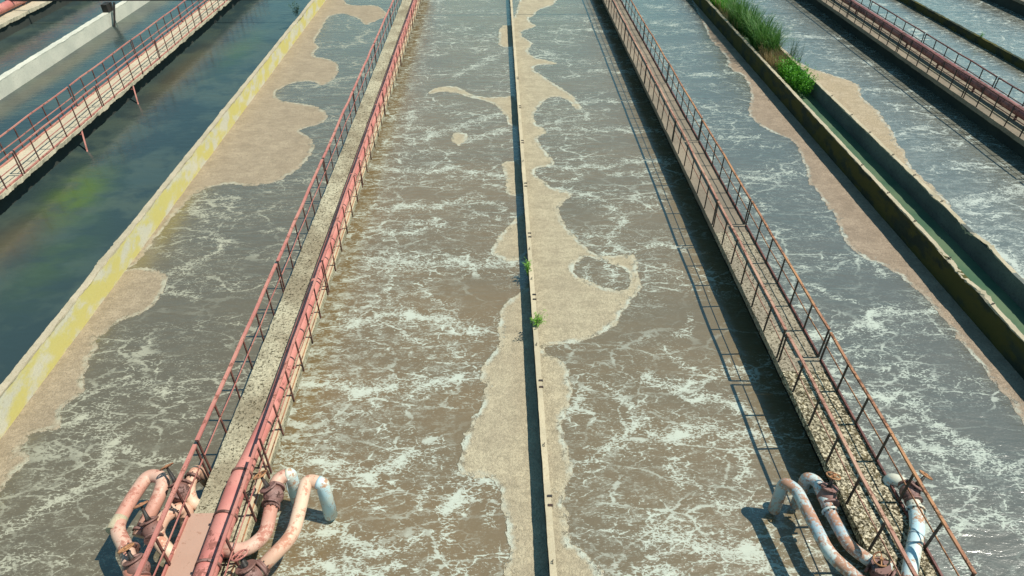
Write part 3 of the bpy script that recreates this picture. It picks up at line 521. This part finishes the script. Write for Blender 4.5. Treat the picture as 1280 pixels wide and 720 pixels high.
# ------------------------------------------------------------------ long air pipes
def flange(y, x, z, r, parent, mat, ax=(0, 1, 0)):
    p = Vector((x, y, z)); a = Vector(ax).normalized()
    m = MB().tube([p-a*.022, p+a*.022], r+.035, 18)
    m.build('flange', mat, parent)
ap = empty('air_pipe', (-4.55, YN, .9), 'long pink painted air pipe lying along the left walkway, thicker at its near end', 'pipe')
pts = [(-4.60, YN+.2, .92), (-4.62, 5.6, .92), (-4.63, 7.15, .92), (-4.60, 7.75, .88), (-4.52, 8.9, .865), (-4.52, YF-1, .865)]
m = MB().tube(pts, [.175, .175, .175, .145, .13, .13], 20); m.build('pipe', M['pinkpipe'], ap)
flange(5.62, -4.62, .92, .165, ap, M['valve']); flange(6.48, -4.625, .92, .165, ap, M['valve']); flange(7.35, -4.62, .91, .15, ap, M['valve'])
for y in (10.2, 15.6, 21.0, 26.4, 31.8, 37.2):
    MB().bar((-4.68, y, .72), (-4.36, y, .72), .05, .03).build('saddle', M['darkred'], ap)
rp = empty('air_pipe', (18.85, YN, 1.1), 'thick dull red pipe raised above the walkway in the upper right', 'pipe')
MB().tube([(18.80, YN+.2, 1.05), (18.80, YF-1, 1.05)], .17, 18).build('pipe', M['dullred'], rp)
for y in np.arange(9, 60, 2.7): MB().bar((18.80, y, .70), (18.80, y, .88), .04, .10).build('saddle', M['darkred'], rp)
lp = empty('air_pipe', (-25.9, YN, 1.0), 'red pipe along the walkway in the top left corner', 'pipe')
MB().tube([(-25.85, YN+.2, 1.0), (-25.85, YF-1, 1.0)], .22, 18).build('pipe', M['pinkpipe'], lp)
for y in np.arange(9, 60, 2.7): MB().bar((-25.85, y, .70), (-25.85, y, .80), .05, .22).build('saddle', M['darkred'], lp)
cb = MB().tube([(18.42, YN+.3, .74), (18.40, 30, .74), (18.42, YF-1, .74)], .014, 6).build('cable', M['ledge']); tag(cb, 'thin pale cable lying on the deck beside the dull red pipe', 'cable')

# ------------------------------------------------------------------ drop pipes with valves
def valve(parent, c, axis, hw, s=1.0):
    """gate valve: body with flanges on the pipe axis, bonnet and handwheel reached by a stem"""
    c = Vector(c); a = Vector(axis).normalized(); hw = Vector(hw)
    m = MB(); prof = [(-.16, .10), (-.13, .11), (-.09, .145), (-.03, .17), (.03, .17), (.09, .145), (.13, .11), (.16, .10)]
    m.tube([c + a*t*s for t, _ in prof], [r*s for _, r in prof], 18)
    for t in (-.17, .17): m.tube([c+a*(t-.02)*s, c+a*(t+.02)*s], .155*s, 18)
    d = (hw-c).normalized()
    m.tube([c, c+d*.17*s], [.14*s, .11*s], 16); m.tube([c+d*.17*s, c+d*.20*s], .15*s, 16)
    vb = m.build('valve', M['valve'], parent)
    L = (hw-c).length
    m = MB().tube([c+d*.2*s, c+d*(L*.55), hw], [.05*s, .035*s, .018], 10)
    for sg in (-1, 1):
        o_ = a*sg*.05*s; m.bar(c+d*.2*s+o_, c+d*(L*.72)+o_*.6, .02, .02)
    m.build('stem', M['black'], vb)
    m = MB().ring(hw, d, .115*s, .014*s)
    u = d.cross(a).normalized(); w = d.cross(u)
    for k in range(4):
        t = k*math.pi/2+.4; m.bar(hw, hw+(u*math.cos(t)+w*math.sin(t))*.115*s, .016, .016)
    m.tube([hw-d*.02, hw+d*.03], .025, 8)
    m.build('handwheel', M['rustrail'] if s < 1.01 else M['pink'], vb)
    return vb
def run(parent, pts, r, mat, rb=.16, name='pipe', n=18):
    return MB().tube(bend(pts, rb), r, n).build(name, mat, parent)
def drop(loc, label): return empty('drop_pipe', loc, label, 'pipe', None)
def fl(parent, p, ax, r, mat='valve'):
    flange_p = Vector(p); a = Vector(ax).normalized()
    o = MB().tube([flange_p-a*.02, flange_p+a*.02], r+.035, 18).build('flange', M[mat], parent)
    u = (Vector((0, 0, 1)) if abs(a.z) < .9 else Vector((1, 0, 0))).cross(a).normalized(); w_ = a.cross(u); m = MB()
    for k in range(8):
        c_ = flange_p + (u*math.cos(k*math.pi/4+.2)+w_*math.sin(k*math.pi/4+.2))*(r+.02)
        m.tube([c_-a*.045, c_+a*.045], .012, 6)
    m.build('bolts', M['black'], o)
# right side of the left walkway
d1 = drop((-3.7, 5.7, .85), 'longest peach drop pipe, bluish end dipping into water, right of pink pipe')
run(d1, [(-3.86, 5.55, .85), (-3.45, 6.17, .85), (-3.46, 7.24, .88), (-3.17, 7.16, .86), (-3.12, 7.02, .12)], .115, M['peach'], .22)
MB().tube(bend([(-3.25, 7.18, .87), (-3.17, 7.155, .86), (-3.12, 7.02, .10)], .16), .119, 18).build('pipe_end', M['bluewhite'], d1)
fl(d1, (-3.80, 5.64, .85), (.57, .82, 0), .105)
run(d1, [(-4.5, 5.35, .9), (-4.15, 5.30, .86), (-3.86, 5.55, .85)], .10, M['palered'], .12, 'branch')
valve(d1, (-3.93, 5.46, .86), (.57, .82, 0), (-4.06, 5.62, 1.22), 1.05)
d2 = drop((-4.0, 6.4, .85), 'shorter pale red drop pipe with domed valve between pink pipe and peach pipe')
run(d2, [(-4.5, 5.92, .88), (-4.12, 5.92, .86), (-3.90, 6.20, .85), (-3.93, 6.50, .85), (-3.99, 7.26, .86), (-3.80, 7.38, .87), (-3.75, 7.27, .15)], .115, M['palered'], .16)
MB().tube(bend([(-3.85, 7.355, .868), (-3.79, 7.365, .865), (-3.75, 7.27, .15)], .12), .119, 18).build('pipe_end', M['bluewhite'], d2)
fl(d2, (-3.94, 6.70, .85), (0, 1, 0), .105)
valve(d2, (-3.96, 6.92, .87), (0, 1, 0), (-4.15, 7.08, 1.24), 1.0)
# left side of the left walkway
d3 = drop((-6.2, 6.5, .85), 'reddish U-shaped drop pipe looping out over the water, outermost on the left')
run(d3, [(-5.25, 5.35, .84), (-5.75, 5.45, .85), (-6.02, 5.93, .85), (-6.42, 6.38, .85), (-6.39, 6.95, .85), (-6.30, 7.42, .86), (-5.99, 7.34, .86), (-5.97, 7.05, .80), (-6.10, 6.35, .62)], .115, M['palered'], .20)
MB().tube([(-6.425, 6.30, .85), (-6.41, 6.56, .85)], .121, 18).build('weld_band', M['ledge'], d3)
fl(d3, (-6.08, 6.44, .64), (-.15, -.9, -.2), .115)
fl(d3, (-6.00, 5.96, .85), (-.66, .75, 0), .115)
valve(d3, (-5.72, 5.62, .86), (-.5, .86, 0), (-5.88, 5.80, 1.18), 1.0)
d4 = drop((-5.6, 7.2, .85), 'short cream drop pipe crossing under the left railing with the farthest valve')
run(d4, [(-5.05, 6.95, .58), (-5.42, 6.95, .60), (-5.52, 7.15, .80), (-5.50, 7.52, .86), (-5.46, 7.62, .3)], .10, M['peach'], .12)
valve(d4, (-5.60, 7.05, .84), (.1, 1, .1), (-5.86, 7.35, 1.16), .95)
fl(d4, (-5.50, 7.34, .85), (.1, 1, 0), .10)
d5 = drop((-5.6, 6.3, .85), 'stubby cream elbow pipe with a brown valve beside the brown steel plate')
run(d5, [(-5.22, 5.98, .56), (-5.48, 6.02, .66), (-5.72, 6.25, .84), (-5.70, 6.60, .84), (-5.48, 6.86, .70), (-5.45, 6.60, .40)], .115, M['peach'], .14)
valve(d5, (-5.76, 6.30, .86), (-.4, .9, 0), (-5.95, 6.55, 1.22), .95)
fl(d5, (-5.62, 6.70, .80), (.6, .7, -.3), .11, 'peach')
# right walkway, left side
d6 = drop((5.2, 6.0, .85), 'long peeling orange and blue drop pipe, outermost on the left of the pebbly walkway')
run(d6, [(5.95, 5.02, .85), (5.55, 5.10, .85), (5.18, 5.66, .85), (5.08, 6.85, .88), (4.93, 7.02, .86), (4.90, 6.95, .12)], .105, M['bluegrey'], .2)
d7 = drop((5.5, 6.0, .85), 'pale blue peeling drop pipe with flange and dark valve, tight against the pebbly walkway')
run(d7, [(6.05, 5.42, .85), (5.80, 5.50, .85), (5.55, 5.80, .85), (5.50, 6.42, .85), (5.50, 7.02, .88), (5.36, 7.12, .86), (5.33, 7.04, .12)], .10, M['bluegrey'], .16)
fl(d7, (5.505, 6.43, .85), (0, 1, 0), .10, 'bluewhite')
valve(d7, (5.56, 6.72, .86), (0, 1, 0), (5.62, 6.86, 1.24), .95)
valve(d7, (5.86, 5.36, .86), (.6, -.6, 0), (5.74, 5.34, 1.24), .95)
# right walkway, right side
d8 = drop((6.9, 6.0, .8), 'pale blue drop pipe with banded joints and valve, right of pebbly walkway')
run(d8, [(6.10, 4.98, .80), (6.45, 5.52, .80), (6.86, 6.12, .80), (7.02, 6.50, .80), (7.06, 6.98, .80), (6.90, 7.12, .78), (6.86, 7.05, .1)], .115, M['bluewhite'], .18)
for t in (.25, .55):
    p = Vector((6.45, 5.52, .8)).lerp(Vector((6.86, 6.12, .8)), t+.2); a = Vector((.41, .60, 0)).normalized()
    MB().tube([p-a*.012, p+a*.012], .124, 18).build('band', M['bluegrey'], d8)
fl(d8, (7.0, 6.46, .80), (.3, 1, 0), .115, 'bluewhite')
valve(d8, (7.05, 6.78, .82), (.1, 1, 0), (7.26, 6.90, 1.16), .95)

# ------------------------------------------------------------------ transverse pipes at the far end, struts
tp = MB().tube([(-4.2, 38.75, .86), (12, 38.75, .86), (31, 38.70, .86)], .035, 10).build('crossing_pipe', M['darkred']); tag(tp, 'thin pipe crossing the foamy tanks at the far top edge', 'pipe')
tq = empty('crossing_pipe', (-18, 37.7, 1.15), 'dark pipe crossing above the ponds along the top left edge of the picture', 'pipe')
MB().tube([(-26, 37.6, 1.19), (-10.4, 37.6, 1.19)], .045, 10).build('pipe', M['black'], tq)
m = MB().bar((-20.3, 37.5, 1.10), (-20.45, 37.0, 0.0), .07, .09); m.box(-20.9, -20.6, 37.2, 37.8, .66, 1.05); m.build('support_leg', M['black'], tq)
for i, (y, w) in enumerate(((22.4, 'nearer'), (26.7, 'farther'))):
    o = MB().bar((-15.02, y+.3, .62), (-14.72, y-.35, -.05), .045, .045).bar((-14.94, y+.12, .45), (-15.25, y+.12, .45), .03, .03).build('strut', M['pink'], None, (-15, y, 0))
    tag(o, '%s slanting red strut from cream walkway down into dark pond' % w, 'strut', 'struts of the cream walkway')

# ------------------------------------------------------------------ plants
def blades(n, cx, cy, z0, rx, ry, h, spread, wid, seed, curl=.35, mat='reed', name='reed_clump', label='', cat='reeds', group=None, leafy=False):
    rd = random.Random(seed); m = MB()
    for i in range(n):
        a = rd.uniform(0, 2*math.pi); q = math.sqrt(rd.random())
        x = cx+rx*q*math.cos(a); y = cy+ry*q*math.sin(a)
        ta = rd.uniform(0, 2*math.pi); sp = spread*rd.uniform(.2, 1.0); H = h*rd.uniform(.55, 1.1)
        dx = math.cos(ta)*sp + .6*spread*(x-cx)/max(rx, .01)*.5; dy = math.sin(ta)*sp + .3*spread*(y-cy)/max(ry, .01)
        sx, sy = -dy, dx; L = math.hypot(sx, sy) or 1; sx /= L; sy /= L
        b = len(m.v); ns = 5
        for k in range(ns):
            t = k/(ns-1); ww = wid*(1-t)**.6*(.6 if k == 0 else 1)/2 + .0008
            px = x+dx*H*(t**1.6); py = y+dy*H*(t**1.6); pz = z0+H*(t - curl*t*t*t*min(1.2, sp*2))
            m.v += [(px-sx*ww, py-sy*ww, pz), (px+sx*ww, py+sy*ww, pz)]
        for k in range(ns-1): m.f.append([b+2*k, b+2*k+1, b+2*k+3, b+2*k+2]); m.sm.append(False)
        if leafy:
            for j in range(leafy):
                t = rd.uniform(.25, 1); px = x+dx*H*(t**1.6); py = y+dy*H*(t**1.6); pz = z0+H*t*.95
                u = Vector((rd.uniform(-1, 1), rd.uniform(-1, 1), rd.uniform(-.4, .8))).normalized(); w_ = u.cross(Vector((rd.random(), rd.random(), 1))).normalized()
                s_ = rd.uniform(.6, 1.2)*leafsize[0]; c0 = Vector((px, py, pz)); b = len(m.v)
                m.v += [tuple(c0), tuple(c0+u*s_*.5+w_*s_*.22), tuple(c0+u*s_), tuple(c0+u*s_*.5-w_*s_*.22)]
                m.f.append([b, b+1, b+2, b+3]); m.sm.append(False)
    o = m.build(name, M[mat], None, (cx, cy, z0)); return tag(o, label, cat, group)
leafsize = [.09]
G = 'plants growing in the channel'
blades(700, 12.32, 38.2, .5, .40, 2.0, 1.1, .55, .035, 1, mat='bush', name='reed_clump', label='bright green reeds at the far top end of the channel', group=G)
blades(950, 12.36, 34.6, .45, .40, 1.9, 1.6, .55, .03, 2, label='tall dark green reed clump in the channel, farther of the two tall ones', group=G)
blades(1000, 12.42, 31.4, .45, .40, 1.7, 1.6, .6, .03, 3, label='nearer tall dark green reed clump in the channel, just behind dry grass', group=G)
blades(300, 12.1, 36.0, .45, .25, 2.6, .8, .5, .02, 4, mat='dry', name='dry_grass', label='straw coloured grass among the far reeds', cat='grass', group=G)
blades(760, 12.28, 29.4, .45, .42, 1.4, .75, .45, .018, 5, mat='dry', name='dry_grass', label='straw coloured dry grass tuft between tall reeds and bright green bush', cat='grass', group=G)
leafsize[0] = .11
blades(330, 12.42, 27.2, .30, .45, 1.5, .85, .45, .014, 6, mat='bush', name='green_bush', label='bright green leafy bush at the near end of the channel plants', cat='bush', group=G, leafy=9)
blades(60, 12.95, 28.9, .5, .12, .8, 1.35, .5, .018, 7, curl=.2, mat='sedge', name='sedge_tuft', label='sparse grey green sedge leaning over the tank behind the green bush', cat='sedge', group=G)
leafsize[0] = .055
blades(34, .73, 14.15, .22, .04, .20, .42, .5, .012, 8, mat='weed', name='weed', label='small bright green weed on the central divider wall, farther of the two', cat='weed', group='weeds on the central wall', leafy=8)
blades(40, .84, 11.9, .36, .05, .16, .36, .8, .012, 9, mat='weed', name='weed', label='small yellow green weed on the central divider wall, nearer of the two', cat='weed', group='weeds on the central wall', leafy=8)
leafsize[0] = .12
blades(22, -10.55, 36.6, .6, .08, .2, .75, .5, .012, 10, mat='sedge', name='weed', label='grey green weed growing from the lichen blotched wall near the top', cat='weed', leafy=7)
leafsize[0] = .07
for i, (y, w) in enumerate(((33.2, 'farther'), (29.6, 'nearer'))):
    blades(12, 23.98, y, .32, .04, .1, .25, .6, .01, 20+i, mat='bush', name='weed', label='tiny weed on the low dark mossy wall at the upper right, %s one' % w, cat='weed', group='weeds on the mossy wall', leafy=5)

# ------------------------------------------------------------------ camera
cam = bpy.data.cameras.new('camera'); co = bpy.data.objects.new('camera', cam); C.objects.link(co)
co.location = (0, 0, 10.7)
co.rotation_euler = (R(90-37.8), 0, R(-1.2))
cam.sensor_width = 36; cam.lens = 36*830/1280; cam.clip_end = 2000
S.camera = co
# ------------------------------------------------------------------ light
EL = 60
w = bpy.data.worlds.new('World'); S.world = w; w.use_nodes = True
nt = w.node_tree; nt.nodes.clear()
sky = nt.nodes.new('ShaderNodeTexSky'); sky.sky_type = 'NISHITA'; sky.sun_disc = False
sky.sun_elevation = R(EL); sky.sun_rotation = R(90); sky.air_density = 1.5; sky.dust_density = 0.0; sky.ozone_density = 1.5
bg = nt.nodes.new('ShaderNodeBackground'); bg.inputs[1].default_value = .09
mx = nt.nodes.new('ShaderNodeMix'); mx.data_type = 'RGBA'; mx.blend_type = 'MULTIPLY'; mx.inputs[0].default_value = 1; mx.inputs[7].default_value = (.66, 1.03, .97, 1)
nt.links.new(sky.outputs[0], mx.inputs[6])
ow = nt.nodes.new('ShaderNodeOutputWorld'); nt.links.new(mx.outputs[2], bg.inputs[0]); nt.links.new(bg.outputs[0], ow.inputs[0])
sl = bpy.data.lights.new('sun', 'SUN'); sl.energy = 5.0; sl.angle = R(.5); sl.color = (1, .965, .85)
so = bpy.data.objects.new('sun', sl); C.objects.link(so); so.rotation_euler = (0, R(90-EL), 0); so.location = (20, 0, 30)
S.view_settings.view_transform = 'Standard'; S.view_settings.look = 'None'; S.view_settings.exposure = 0.13; S.view_settings.gamma = 1.0
